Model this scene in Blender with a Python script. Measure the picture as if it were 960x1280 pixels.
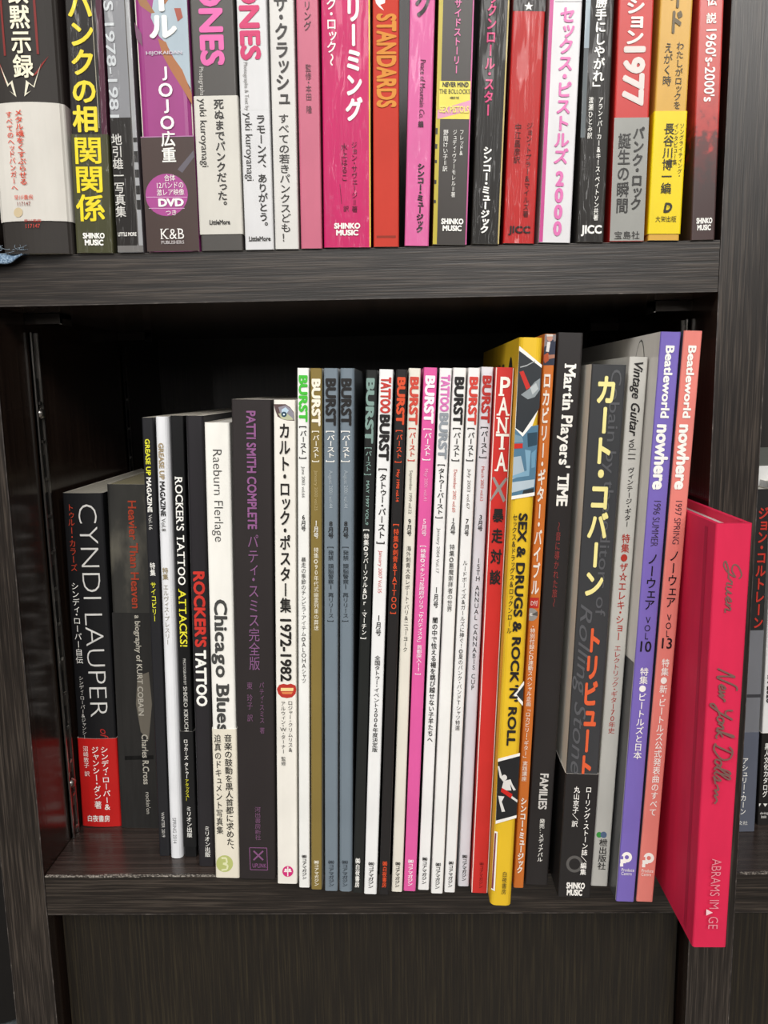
import bpy, math, random
from mathutils import Vector, Matrix

random.seed(7)
for o in list(bpy.data.objects):
    bpy.data.objects.remove(o)
SC = bpy.context.scene
COL = SC.collection

# ------------------------------------------------------------------ camera
Z0 = 1.0                      # eye height above the floor used for the world origin
PITCH, YAW, ROLL, FPX, D = 0.15466, 0.02263, -0.01846, 988.2, 0.405
FW = Vector((-math.sin(YAW)*math.cos(PITCH), math.cos(YAW)*math.cos(PITCH), -math.sin(PITCH)))
_r = Vector((math.cos(YAW), math.sin(YAW), 0)); _u = _r.cross(FW)
RT = _r*math.cos(ROLL) + _u*math.sin(ROLL)
UP = -_r*math.sin(ROLL) + _u*math.cos(ROLL)
EYE = Vector((0, -D, Z0))
cam = bpy.data.objects.new('camera', bpy.data.cameras.new('camera'))
COL.objects.link(cam)
m4 = Matrix.Identity(4)
for i in range(3):
    m4[i][0], m4[i][1], m4[i][2], m4[i][3] = RT[i], UP[i], -FW[i], EYE[i]
cam.matrix_world = m4
cam.data.sensor_fit = 'VERTICAL'; cam.data.sensor_height = 36; cam.data.sensor_width = 27
cam.data.lens = FPX/1280*36
cam.data.clip_start = 0.01
SC.camera = cam

# ------------------------------------------------------------------ world, lights, exposure
W = bpy.data.worlds.new('world'); SC.world = W; W.use_nodes = True
_n, _l = W.node_tree.nodes, W.node_tree.links
_tc = _n.new('ShaderNodeTexCoord'); _sp = _n.new('ShaderNodeSeparateXYZ'); _mr = _n.new('ShaderNodeMapRange')
_l.new(_tc.outputs['Generated'], _sp.inputs[0]); _l.new(_sp.outputs['Z'], _mr.inputs['Value'])
_mr.inputs['From Min'].default_value = -.2; _mr.inputs['From Max'].default_value = .7; _mr.inputs['To Min'].default_value = .03; _mr.inputs['To Max'].default_value = .28
_n['Background'].inputs[0].default_value = (1.0, 0.97, 0.93, 1)
_l.new(_mr.outputs[0], _n['Background'].inputs[1])

def area(name, loc, target, sx, sy, power, col=(1, 1, 1)):
    l = bpy.data.lights.new(name, 'AREA'); l.shape = 'RECTANGLE'; l.size = sx; l.size_y = sy; l.energy = power; l.color = col
    o = bpy.data.objects.new(name, l); COL.objects.link(o)
    o.location = loc
    o.rotation_euler = (Vector(target)-Vector(loc)).to_track_quat('-Z', 'Y').to_euler()
    return o
area('overhead_area_light', (-0.75, -1.35, Z0+1.35), (0, 0, Z0-.1), 1.8, 0.5, 30, (1.0, 0.98, 0.95))
area('overhead_area_light', (0.8, -2.2, Z0+1.3), (0, 0, Z0-0.2), 1.6, 0.5, 38, (1.0, 0.98, 0.95))
area('overhead_area_light', (0.9, -5.5, Z0+1.6), (0, 0, Z0), 0.12, 2.4, 28, (1.0, 0.98, 0.95))  # far light added for highlights on wrapped spines, not a known ceiling lamp
area('overhead_area_light', (-1.1, -5.5, Z0+1.6), (0, 0, Z0), 0.12, 2.4, 28, (1.0, 0.98, 0.95))  # its twin on the left, likewise added for the spine highlights
SC.view_settings.view_transform = 'Standard'
SC.view_settings.look = 'None'
SC.view_settings.gamma = 1.0
SC.view_settings.use_curve_mapping = False
SC.view_settings.exposure = 0.04

# ------------------------------------------------------------------ pixel <-> place helpers (photo frame 960 x 1280)
def ray(x, y):
    return FW + RT*((x-480)/FPX) + UP*((640-y)/FPX)
def on_z(x, y, z):            # point of a pixel on a horizontal plane
    d = ray(x, y); return EYE + d*((z-EYE.z)/d.z)
def on_y(x, y, Y):            # point of a pixel on a vertical plane parallel to the shelf front
    d = ray(x, y); return EYE + d*((Y-EYE.y)/d.y)
def proj(P):
    v = P-EYE; z = v.dot(FW)
    return 480+FPX*v.dot(RT)/z, 640-FPX*v.dot(UP)/z

K = 0.92
XL, XR, XR2 = -0.22285*K, 0.17161*K, 0.1979*K
U1, U0, L1, L0 = Z0+0.07458*K, Z0+0.04813*K, Z0-0.29151*K, Z0-0.31752*K

# ------------------------------------------------------------------ materials
def lin(c):
    c = c/255.0
    return c/12.92 if c <= 0.04045 else ((c+0.055)/1.055)**2.4
def rgb(h):
    h = h.lstrip('#'); return tuple(lin(int(h[i:i+2], 16)) for i in (0, 2, 4))+(1,)
_M = {}
def new_mat(name):
    m = bpy.data.materials.new(name); m.use_nodes = True
    return m, m.node_tree.nodes, m.node_tree.links, m.node_tree.nodes['Principled BSDF']
def noise(N, L, scale, stretch=(1, 1, 1), detail=4, src='Object'):
    tc = N.new('ShaderNodeTexCoord'); mp = N.new('ShaderNodeMapping'); nz = N.new('ShaderNodeTexNoise')
    mp.inputs['Scale'].default_value = stretch; nz.inputs['Scale'].default_value = scale; nz.inputs['Detail'].default_value = detail
    L.new(tc.outputs[src], mp.inputs['Vector']); L.new(mp.outputs['Vector'], nz.inputs['Vector'])
    return nz
def ramp(N, L, src, stops):
    r = N.new('ShaderNodeValToRGB'); e = r.color_ramp.elements
    while len(e) < len(stops): e.new(0.5)
    for el, (p, c) in zip(e, stops): el.position = p; el.color = c
    L.new(src, r.inputs['Fac']); return r
def paper(hexc, style='g', var=0.06):
    """printed paper: m matt, g glossy laminate, w shrink wrapped"""
    k = (hexc, style)
    if k in _M: return _M[k]
    m, N, L, B = new_mat('paper_'+hexc.strip('#')+'_'+style)
    c = rgb(hexc)
    nz = noise(N, L, 90, (1, 1, .35), 5)
    r = ramp(N, L, nz.outputs['Fac'], [(0.3, tuple(x*(1-var) for x in c[:3])+(1,)), (0.7, tuple(min(1, x*(1+var)) for x in c[:3])+(1,))])
    L.new(r.outputs['Color'], B.inputs['Base Color'])
    B.inputs['Roughness'].default_value = {'m': .6, 'g': .34, 'w': .4}[style]
    B.inputs['Specular IOR Level'].default_value = {'m': .25, 'g': .33, 'w': .2}[style]
    if style == 'w':
        B.inputs['Coat Weight'].default_value = 0.2; B.inputs['Coat Roughness'].default_value = 0.07
        n2 = noise(N, L, 70, (1.8, 1, .22), 2); bp = N.new('ShaderNodeBump')
        bp.inputs['Strength'].default_value = 0.6; bp.inputs['Distance'].default_value = 0.006
        L.new(n2.outputs['Fac'], bp.inputs['Height']); L.new(bp.outputs['Normal'], B.inputs['Coat Normal'])
    _M[k] = m; return m
def wood(name, stretch, dark='#15110e', mid='#241e1a', light='#443c35', rough=0.37):
    m, N, L, B = new_mat(name)
    a = noise(N, L, 1.0, stretch, 6); b = noise(N, L, 1.0, tuple(s*3.1 for s in stretch), 3)
    mx = N.new('ShaderNodeMath'); mx.operation = 'MULTIPLY_ADD'; mx.inputs[1].default_value = 0.5
    ml = N.new('ShaderNodeMath'); ml.operation = 'MULTIPLY'; ml.inputs[1].default_value = 0.5
    L.new(a.outputs['Fac'], ml.inputs[0]); L.new(b.outputs['Fac'], mx.inputs[0]); L.new(ml.outputs[0], mx.inputs[2])
    r = ramp(N, L, mx.outputs[0], [(0.38, rgb(dark)), (0.5, rgb(mid)), (0.62, rgb(light))])
    L.new(r.outputs['Color'], B.inputs['Base Color'])
    B.inputs['Roughness'].default_value = rough
    bp = N.new('ShaderNodeBump'); bp.inputs['Strength'].default_value = 0.25; bp.inputs['Distance'].default_value = 0.0006
    L.new(mx.outputs[0], bp.inputs['Height']); L.new(bp.outputs['Normal'], B.inputs['Normal'])
    return m
WOOD_H = wood('dark_wood_grain_across', (13, 620, 620))
WOOD_V = wood('dark_wood_grain_upright', (560, 560, 12))
WOOD_SIDE = wood('dark_wood_smooth_side', (300, 300, 5), '#1f1713', '#271d18', '#30251f', 0.2)
WOOD_TOP = wood('dark_wood_shelf_top', (6, 300, 300), '#2a2320', '#362d29', '#453b36', 0.24)
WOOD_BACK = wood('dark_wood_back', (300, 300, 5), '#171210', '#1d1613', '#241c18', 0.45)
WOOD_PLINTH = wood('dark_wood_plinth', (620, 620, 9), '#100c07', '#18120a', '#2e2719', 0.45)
def worn():
    m, N, L, B = new_mat('chipped_edge')
    nz = noise(N, L, 1100, (1, 1, 1), 4)
    r = ramp(N, L, nz.outputs['Fac'], [(0.44, rgb('#3a3531')), (0.53, rgb('#7d766e')), (0.66, rgb('#aaa39a'))])
    L.new(r.outputs['Color'], B.inputs['Base Color']); B.inputs['Roughness'].default_value = 0.6
    return m
WORN = worn()
def worn_thin():
    m, N, L, B = new_mat('rubbed_edge')
    nz = noise(N, L, 160, (1, 1, 1), 5)
    r = ramp(N, L, nz.outputs['Fac'], [(0.42, rgb('#2f2a27')), (0.6, rgb('#4a4440')), (0.8, rgb('#8a827a'))])
    L.new(r.outputs['Color'], B.inputs['Base Color']); B.inputs['Roughness'].default_value = 0.5
    return m
RUBBED = worn_thin()
def pages(hexc):
    k = ('pages', hexc)
    if k in _M: return _M[k]
    m, N, L, B = new_mat('page_edges_'+hexc.strip('#'))
    nz = noise(N, L, 1.0, (2600, 12, 12), 3); c = rgb(hexc)
    r = ramp(N, L, nz.outputs['Fac'], [(0.35, tuple(x*.72 for x in c[:3])+(1,)), (0.65, c)])
    L.new(r.outputs['Color'], B.inputs['Base Color']); B.inputs['Roughness'].default_value = 0.8
    _M[k] = m; return m
def metal(name, hexc, rough):
    m, N, L, B = new_mat(name)
    nz = noise(N, L, 200); c = rgb(hexc)
    r = ramp(N, L, nz.outputs['Fac'], [(0.3, tuple(x*.85 for x in c[:3])+(1,)), (0.7, c)])
    L.new(r.outputs['Color'], B.inputs['Base Color'])
    B.inputs['Metallic'].default_value = 1.0; B.inputs['Roughness'].default_value = rough
    return m
STEEL = metal('brushed_steel', '#b9b5b0', 0.3)
DARKSTEEL = metal('dark_bronze_steel', '#55504c', 0.35)
BLACKHOLE = paper('#0a0909', 'm')
def photo_mat(name, stops, scale=45, stretch=(1, 1, .5), rough=.3):
    m, N, L, B = new_mat(name)
    nz = noise(N, L, scale, stretch, 5)
    r = ramp(N, L, nz.outputs['Fac'], [(p, rgb(h)) for p, h in stops])
    L.new(r.outputs['Color'], B.inputs['Base Color']); B.inputs['Roughness'].default_value = rough
    return m
PHOTO_GREY = photo_mat('grey_photograph_print', [(.3, '#232323'), (.5, '#383734'), (.62, '#6c685d'), (.75, '#47443e')], 26, (1.2, 1, .5))
PHOTO_SILVER = photo_mat('silver_photograph_print', [(.3, '#6d6e70'), (.6, '#85868a'), (.8, '#95969a')], 30)
def crowd_mat():
    m, N, L, B = new_mat('red_crowd_print')
    tc = N.new('ShaderNodeTexCoord'); sx = N.new('ShaderNodeSeparateXYZ'); L.new(tc.outputs['Object'], sx.inputs[0])
    nz = noise(N, L, 210, (1, 1, 1), 3)
    a = N.new('ShaderNodeMath'); a.operation = 'MULTIPLY_ADD'; a.inputs[1].default_value = 0.05
    L.new(nz.outputs['Fac'], a.inputs[0]); L.new(sx.outputs['Z'], a.inputs[2])
    mr = N.new('ShaderNodeMapRange'); mr.inputs['From Min'].default_value = 0.05; mr.inputs['From Max'].default_value = 0.095
    L.new(a.outputs[0], mr.inputs['Value'])
    r = ramp(N, L, mr.outputs[0], [(0.0, rgb('#42302f')), (.45, rgb('#5e2c2a')), (.6, rgb('#a83430')), (1, rgb('#bd3f38'))])
    L.new(r.outputs['Color'], B.inputs['Base Color']); B.inputs['Roughness'].default_value = .3
    return m
CROWD = crowd_mat()
def cloth_mat(name, h1, h2, scale=900):
    m, N, L, B = new_mat(name)
    nz = noise(N, L, scale, (1, 1, 1), 3)
    r = ramp(N, L, nz.outputs['Fac'], [(.4, rgb(h1)), (.6, rgb(h2))])
    L.new(r.outputs['Color'], B.inputs['Base Color']); B.inputs['Roughness'].default_value = .9
    return m

# ------------------------------------------------------------------ mesh builder
class MB:
    def __init__(s): s.v = []; s.f = []; s.m = []; s.mats = []
    def mi(s, mat):
        if mat not in s.mats: s.mats.append(mat)
        return s.mats.index(mat)
    def add(s, verts, faces, mat):
        b = len(s.v); s.v.extend(verts); i = s.mi(mat)
        for f in faces: s.f.append([b+k for k in f]); s.m.append(i)
    def box(s, x0, x1, y0, y1, z0, z1, mat, front=None, top=None):
        v = [(x0, y0, z0), (x1, y0, z0), (x1, y1, z0), (x0, y1, z0), (x0, y0, z1), (x1, y0, z1), (x1, y1, z1), (x0, y1, z1)]
        s.v_base = len(s.v); s.v.extend(v)
        for f, mt in (((0, 3, 2, 1), mat), ((4, 5, 6, 7), top or mat), ((0, 1, 5, 4), front or mat), ((1, 2, 6, 5), mat), ((2, 3, 7, 6), mat), ((3, 0, 4, 7), mat)):
            s.f.append([s.v_base+k for k in f]); s.m.append(s.mi(mt))
    def build(s, name, parent=None, bevel=0, smooth=False):
        me = bpy.data.meshes.new(name); me.from_pydata(s.v, [], s.f)
        for m in s.mats: me.materials.append(m)
        me.polygons.foreach_set('material_index', s.m); me.update()
        if smooth: me.polygons.foreach_set('use_smooth', [True]*len(me.polygons))
        o = bpy.data.objects.new(name, me); COL.objects.link(o)
        if parent: o.parent = parent
        if bevel:
            md = o.modifiers.new('bevel', 'BEVEL'); md.width = bevel; md.segments = 2; md.limit_method = 'ANGLE'
        return o
def tag(o, label, cat, group=None):
    o['label'] = label; o['category'] = cat
    if group: o['group'] = group
def empty(name, M=None):
    o = bpy.data.objects.new(name, None); COL.objects.link(o); o.empty_display_size = .01
    if M is not None: o.matrix_world = M
    return o

# ------------------------------------------------------------------ lettering
_G = {}
def smooth(q):
    out = []
    for i in range(len(q)-1):
        p0, p1, p2, p3 = q[max(0, i-1)], q[i], q[i+1], q[min(len(q)-1, i+2)]
        for j in range(5):
            t = j/5
            out.append(tuple(.5*(2*p1[d]+(p2[d]-p0[d])*t+(2*p0[d]-5*p1[d]+4*p2[d]-p3[d])*t*t+(3*p1[d]-p0[d]-3*p2[d]+p3[d])*t**3) for d in (0, 1)))
    return out+[q[-1]]
HAND = {'G': ([[(.55, .85), (.35, 1.0), (.08, .75), (.1, .45), (.35, .35), (.55, .6), (.5, .1), (.3, -.2), (.1, -.1), (.35, .1), (.7, .15)]], .7),
        'r': ([[(0, .1), (.1, .4), (.16, .36), (.2, .4), (.22, .1), (.32, .05)]], .32), 'u': ([[(0, .4), (.05, .08), (.18, .05), (.25, .4), (.27, .08), (.4, .08)]], .4),
        'e': ([[(0, .15), (.2, .25), (.15, .42), (.05, .25), (.12, .05), (.32, .12)]], .32), 'n': ([[(0, .4), (.04, .05), (.12, .38), (.22, .35), (.24, .05), (.4, .05)]], .4),
        'N': ([[(.0, -.1), (.1, .9), (.18, .5), (.4, -.1), (.5, .95), (.7, 1.05)]], .62), 'w': ([[(0, .4), (.06, .05), (.18, .35), (.22, .05), (.36, .4), (.45, .35)]], .46),
        'Y': ([[(0, .9), (.1, .55), (.3, .5), (.42, .9), (.3, .2), (.1, -.4), (0, -.2), (.3, .1), (.45, .15)]], .45), 'o': ([[(.2, .4), (.05, .35), (.05, .08), (.22, .05), (.27, .3), (.18, .4), (.36, .32)]], .34),
        'k': ([[(0, .0), (.1, .9), (.02, .95), (.05, .05), (.1, .25), (.26, .4), (.1, .22), (.3, .02), (.4, .08)]], .38),
        'D': ([[(.2, .95), (.12, .1), (.02, .0), (.35, -.05), (.65, .4), (.5, .85), (.15, 1.0), (-.05, .8)]], .7), 'l': ([[(0, .1), (.2, .75), (.16, .95), (.06, .8), (.08, .1), (.22, .05)]], .22),
        's': ([[(0, .1), (.16, .42), (.2, .15), (.08, .0), (.3, .08), (.42, .12)]], .4), '~': ([[(0, .2), (.25, .3), (.3, .1), (.5, .28), (.55, .1), (.75, .25), (.95, .12)]], .9)}
def glyphs(text, off=0.0, shear=0.0):
    k = (text, off, shear)
    if k in _G: return _G[k]
    c = bpy.data.curves.new('t', 'FONT'); c.body = text; c.size = 1; c.resolution_u = 3; c.offset = off; c.shear = shear
    o = bpy.data.objects.new('t', c); COL.objects.link(o)
    dg = bpy.context.evaluated_depsgraph_get(); ev = o.evaluated_get(dg); me = ev.to_mesh()
    r = ([(v.co.x, v.co.y) for v in me.vertices], [list(p.vertices) for p in me.polygons])
    ev.to_mesh_clear(); bpy.data.objects.remove(o); bpy.data.curves.remove(c)
    _G[k] = r; return r
SERIF = {'P': [(.13, 0)], 'A': [(.0, 0), (1., 0)], 'N': [(.04, 0), (.0, 1), (.97, 1)], 'T': [(.5, 0)], 'R': [(.13, 0), (.95, 0)], 'K': [(.13, 0), (.13, 1), (.9, 0), (.9, 1)],
         'M': [(.05, 0), (.95, 0), (.07, 1), (.93, 1)], 'I': [(.5, 0), (.5, 1)], 'E': [(.1, 0), (.1, 1)], 'H': [(.1, 0), (.1, 1), (.9, 0), (.9, 1)], 'B': [(.1, 0), (.1, 1)], 'U': [(.1, 1), (.9, 1)],
         'r': [(.25, 0)], 'i': [(.5, 0)], 'n': [(.12, 0), (.9, 0)], 'l': [(.5, 0), (.5, 1.45)], 'm': [(.1, 0), (.5, 0), (.9, 0)], 'h': [(.12, 0), (.9, 0)], 'a': [(.9, 0)], 't': [(.6, 0)], 'y': [(.1, .95), (.9, .95)]}
def serif_run(text):
    """the built-in face with slab feet added"""
    vs, fs, x = [], [], 0.0
    for ch in text:
        if ch == ' ': x += .3; continue
        g, f = glyphs(ch)
        if not g: x += .3; continue
        x0 = min(p[0] for p in g); x1 = max(p[0] for p in g); h = max(p[1] for p in g)
        b = len(vs); vs += [(p[0]-x0+x, p[1], 0) for p in g]; fs += [[k+b for k in q] for q in f]
        for fx, fy in SERIF.get(ch, []):
            sw = .115 if ch.isupper() else .075
            cx = x+(x1-x0)*fx; hh = .69 if ch.isupper() else .449
            cy = .02 if fy == 0 else hh*fy-.02
            b = len(vs); vs += [(cx-sw, cy-.02, 1), (cx+sw, cy-.02, 1), (cx+sw, cy+.02, 1), (cx-sw, cy+.02, 1)]; fs.append([b, b+1, b+2, b+3])
        x += x1-x0+.1
    return vs, fs
ROT = set('ー〜～[]「」『』（）()＝=…—―-|｜／')
SMALL = set('ァィゥェォッャュョぁぃぅぇぉっゃゅょ')
HALF = set('・ 　')
def shifts(b):
    if not b: return [(0, 0)]
    q = b*.72
    if b >= .03: return [(-q, -q), (q, -q), (-q, q), (q, q), (b, 0), (-b, 0), (0, b), (0, -b)]
    return [(-q, -q), (q, -q), (-q, q), (q, q)]

class Sheet:
    """where the printing of one surface goes: lays text and shapes on a (curved) upright face in local coordinates"""
    def __init__(s, mb, M, t, style, yfun, eps, H):
        s.mb, s.M, s.t, s.style, s.yfun, s.eps = mb, M, t, style, yfun, eps
        s.Mi = M.inverted(); s.layer = 1; s.H = H; s.curved = abs(yfun(0)-yfun(t/2)) > .0005
    def mat(s, c): return paper(c, s.style) if isinstance(c, str) else c
    def z_at(s, y, lx):
        a, b = -0.1, 0.6
        for _ in range(40):
            z = (a+b)/2
            if proj(s.M @ Vector((lx, 0, z)))[1] > y: a = z
            else: b = z
        return z
    def local(s, x, y):
        o = s.Mi @ EYE; d = (s.Mi.to_3x3() @ ray(x, y)); k = -o.y/d.y
        p = o+d*k; return p.x, p.z
    def put(s, pts, faces, col, lift=0.0, steps=None):
        e = s.eps*s.layer+lift+(.0002 if s.curved else 0)
        s.mb.add([(p[0], s.yfun(p[0])-e-(steps[i] if steps else 0), p[1]) for i, p in enumerate(pts)], faces, s.mat(col))
    def poly(s, px, col):
        pts = [s.local(*p) for p in px]
        a = sum(pts[i][0]*pts[(i+1) % len(pts)][1]-pts[(i+1) % len(pts)][0]*pts[i][1] for i in range(len(pts)))
        if a < 0: pts.reverse()
        lim = s.t/2
        pts = [(max(-lim, min(lim, x)), max(.0002, min(s.H-.0002, z))) for x, z in pts]
        s.put(pts, [list(range(len(pts)))], col); s.layer += 1
    def disc(s, x, y, r, col, ry=None, n=28):
        s.poly([(x+r*math.cos(6.28318*i/n), y+(ry or r)*math.sin(6.28318*i/n)) for i in range(n)], col)
    def line(s, pts, w, col):
        for (x0, y0), (x1, y1) in zip(pts, pts[1:]):
            l = math.hypot(x1-x0, y1-y0) or 1; nx, ny = -(y1-y0)/l*w/2, (x1-x0)/l*w/2
            s.poly([(x0+nx, y0+ny), (x1+nx, y1+ny), (x1-nx, y1-ny), (x0-nx, y0-ny)], col)
    def band(s, y0, y1, c0, c1, col):
        xa, xb = (c0-.5)*s.t, (c1-.5)*s.t
        za, zb = max(.0002, s.z_at(y1, (xa+xb)/2)), min(s.H-.0002, s.z_at(y0, (xa+xb)/2))
        n = 12; pts, fs = [], []
        for i in range(n+1):
            x = xa+(xb-xa)*i/n; pts += [(x, za), (x, zb)]
        for i in range(n): fs.append([2*i, 2*i+2, 2*i+3, 2*i+1])
        s.put(pts, fs, col); s.layer += 1
    def upright(s, text, y0, y1, c, w, col, bold=0):
        lx = (c-.5)*s.t; za, zb = s.z_at(y1, lx), s.z_at(y0, lx)
        adv = [0.55 if ch in HALF else (0.8 if ch in SMALL else 1.0) for ch in text]
        tot = sum(adv); cell = (zb-za)/tot; cw = w*s.t; z = zb
        for ch, a in zip(text, adv):
            zc = z-cell*a/2; z -= cell*a
            if ch in ' 　': continue
            g, f = glyphs(ch)
            if not g: continue
            wide = ord(ch) > 0x2000
            if wide: cx, cy = .5, .38; sc = 1.0
            else:
                xs = [p[0] for p in g]; ys = [p[1] for p in g]
                cx, cy = (min(xs)+max(xs))/2, (.34 if ch not in '[]()' else .3); sc = 1.15
            fy = 1.0
            if not wide and (ch.isupper() or ch.isdigit()):
                cy = (min(ys)+max(ys))/2; fy = .80/(max(ys)-min(ys)); sc = 1.2; fy /= sc
            for q_, (dx, dy) in enumerate(shifts(bold)):
                if ch in ROT: pts = [(lx+(p[1]-cy+dy)*cw*sc, zc-(p[0]-cx+dx)*cell*sc) for p in g]
                else:
                    ox, oy = (.1, .08) if ch in SMALL else ((.55, .55) if ch in '。、' else (0, 0))
                    pts = [(lx+(p[0]-cx+dx+ox)*cw*sc, zc+(p[1]-cy+dy+oy)*cell*sc*fy) for p in g]
                s.put(pts, f, col, .00025+q_*.000012)
    def run(s, text, y0, y1, c, w, col, bold=0, serif=False, off=0.0, shear=0.0):
        """a line of Latin letters turned to read from the top down"""
        lx = (c-.5)*s.t; za, zb = s.z_at(y1, lx), s.z_at(y0, lx)
        g, f = serif_run(text) if serif else glyphs(text, off, shear)
        xa, xb = min(p[0] for p in g), max(p[0] for p in g)
        k = (zb-za)/(xb-xa); q = w*s.t/.69
        for q_, (dx, dy) in enumerate(shifts(bold)):
            s.put([(lx+(p[1]-.34+dy)*q, zb-(p[0]-xa+dx)*k) for p in g], f, col, .00025+q_*.000012, [.000006*p[2] for p in g] if serif else None)
    def level(s, text, yc, h, c, w, col, bold=0, serif=False, shear=0.0):
        """a level line of letters"""
        lx = (c-.5)*s.t; za, zb = s.z_at(yc+h/2, lx), s.z_at(yc-h/2, lx)
        g, f = serif_run(text) if serif else glyphs(text, 0.0, shear)
        xs = [p[0] for p in g]; ys = [p[1] for p in g]
        xa, xb, ya, yb = min(xs), max(xs), min(ys), max(ys)
        k = w*s.t/(xb-xa); q = (zb-za)/(yb-ya)
        for q_, (dx, dy) in enumerate(shifts(bold)):
            s.put([(lx+(p[0]-(xa+xb)/2+dx)*k, (za+zb)/2+(p[1]-(ya+yb)/2+dy)*q) for p in g], f, col, .00025+q_*.000012, [.000006*p[2] for p in g] if serif else None)
    def script(s, text, y0, y1, c, w, col, pen):
        """handwriting, turned to read from the top down, drawn with a pen of the given width"""
        lx = (c-.5)*s.t; za, zb = s.z_at(y1, lx), s.z_at(y0, lx); x = 0; strokes = []
        for ch in text:
            if ch == ' ': x += .25; continue
            st, adv = HAND[ch]
            for q in st: strokes.append([(px+x+.28*py, py) for px, py in smooth(q)])
            x += adv
        k = (zb-za)/(x+.1); q = w*s.t
        for st in strokes:
            P2 = [(lx+(py-.4)*q, zb-px*k) for px, py in st]; r = pen*q; L_, R_ = [], []
            for i, (a, b) in enumerate(P2):
                p0, p1 = P2[max(0, i-1)], P2[min(len(P2)-1, i+1)]; dx, dy = p1[0]-p0[0], p1[1]-p0[1]; l = math.hypot(dx, dy) or 1
                L_.append((a-dy/l*r, b+dx/l*r)); R_.append((a+dy/l*r, b-dx/l*r))
            n = len(P2); s.put(L_+R_, [[i, i+1, n+i+1, n+i] for i in range(n-1)], col, .0001, [i*.000003 for i in range(n)]*2); s.layer += 4
    def do(s, items):
        for it in items:
            k = it[0]
            {'V': s.upright, 'R': s.run, 'H': s.level, 'P': s.poly, 'B': s.band, 'C': s.disc, 'L': s.line, 'S': s.script}[k](*it[1:-1] if isinstance(it[-1], dict) else it[1:], **(it[-1] if isinstance(it[-1], dict) else {}))

# ------------------------------------------------------------------ books
def profile(t, depth, r, bulge, out=0.0):
    """outline of a wrapped cover seen from above, back left > spine > back right"""
    h = t/2+out; r = min(r, h*.8)
    yf = lambda x: -bulge*max(0, 1-(x/h)**2)-out
    pts = [(-h, depth)]
    pts.append((-h, r-out+.0))
    for i in range(1, 4):
        a = math.pi/2*i/4; pts.append((-h+r*(1-math.cos(a)), r*(1-math.sin(a))-out))
    n = 10 if bulge else 2
    for i in range(n+1):
        x = -h+r+(2*h-2*r)*i/n; pts.append((x, yf(x) if bulge else -out))
    for i in range(3, 0, -1):
        a = math.pi/2*i/4; pts.append((h-r*(1-math.cos(a)), r*(1-math.sin(a))-out))
    pts.append((h, r-out)); pts.append((h, depth))
    return pts
def wrap(mb, t, depth, z0, z1, r, bulge, th, mspine, mleft, mright, medge, out=0.0):
    P = profile(t, depth, r, bulge, out); n = len(P)
    # inner outline: shift towards the book's middle
    I = []
    for i, (x, y) in enumerate(P):
        a = P[max(0, i-1)]; b = P[min(n-1, i+1)]; dx, dy = b[0]-a[0], b[1]-a[1]; l = math.hypot(dx, dy) or 1
        I.append((x-dy/l*th, y+dx/l*th))
    base = len(mb.v)
    mb.v += [(x, y, z0) for x, y in P]+[(x, y, z1) for x, y in P]+[(x, y, z0) for x, y in I]+[(x, y, z1) for x, y in I]
    def q(a, b, c, d, m): mb.f.append([base+a, base+b, base+c, base+d]); mb.m.append(mb.mi(m))
    for i in range(n-1):
        m = mleft if i == 0 else (mright if i == n-2 else mspine)
        q(i, i+1, n+i+1, n+i, m)
        q(2*n+i+1, 2*n+i, 3*n+i, 3*n+i+1, medge)
        q(n+i, n+i+1, 3*n+i+1, 3*n+i, medge)
        q(i+1, i, 2*n+i, 2*n+i+1, medge)
    q(0, n, 3*n, 2*n, medge); q(n-1, 3*n-1, 4*n-1, 2*n-1, medge)

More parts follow.
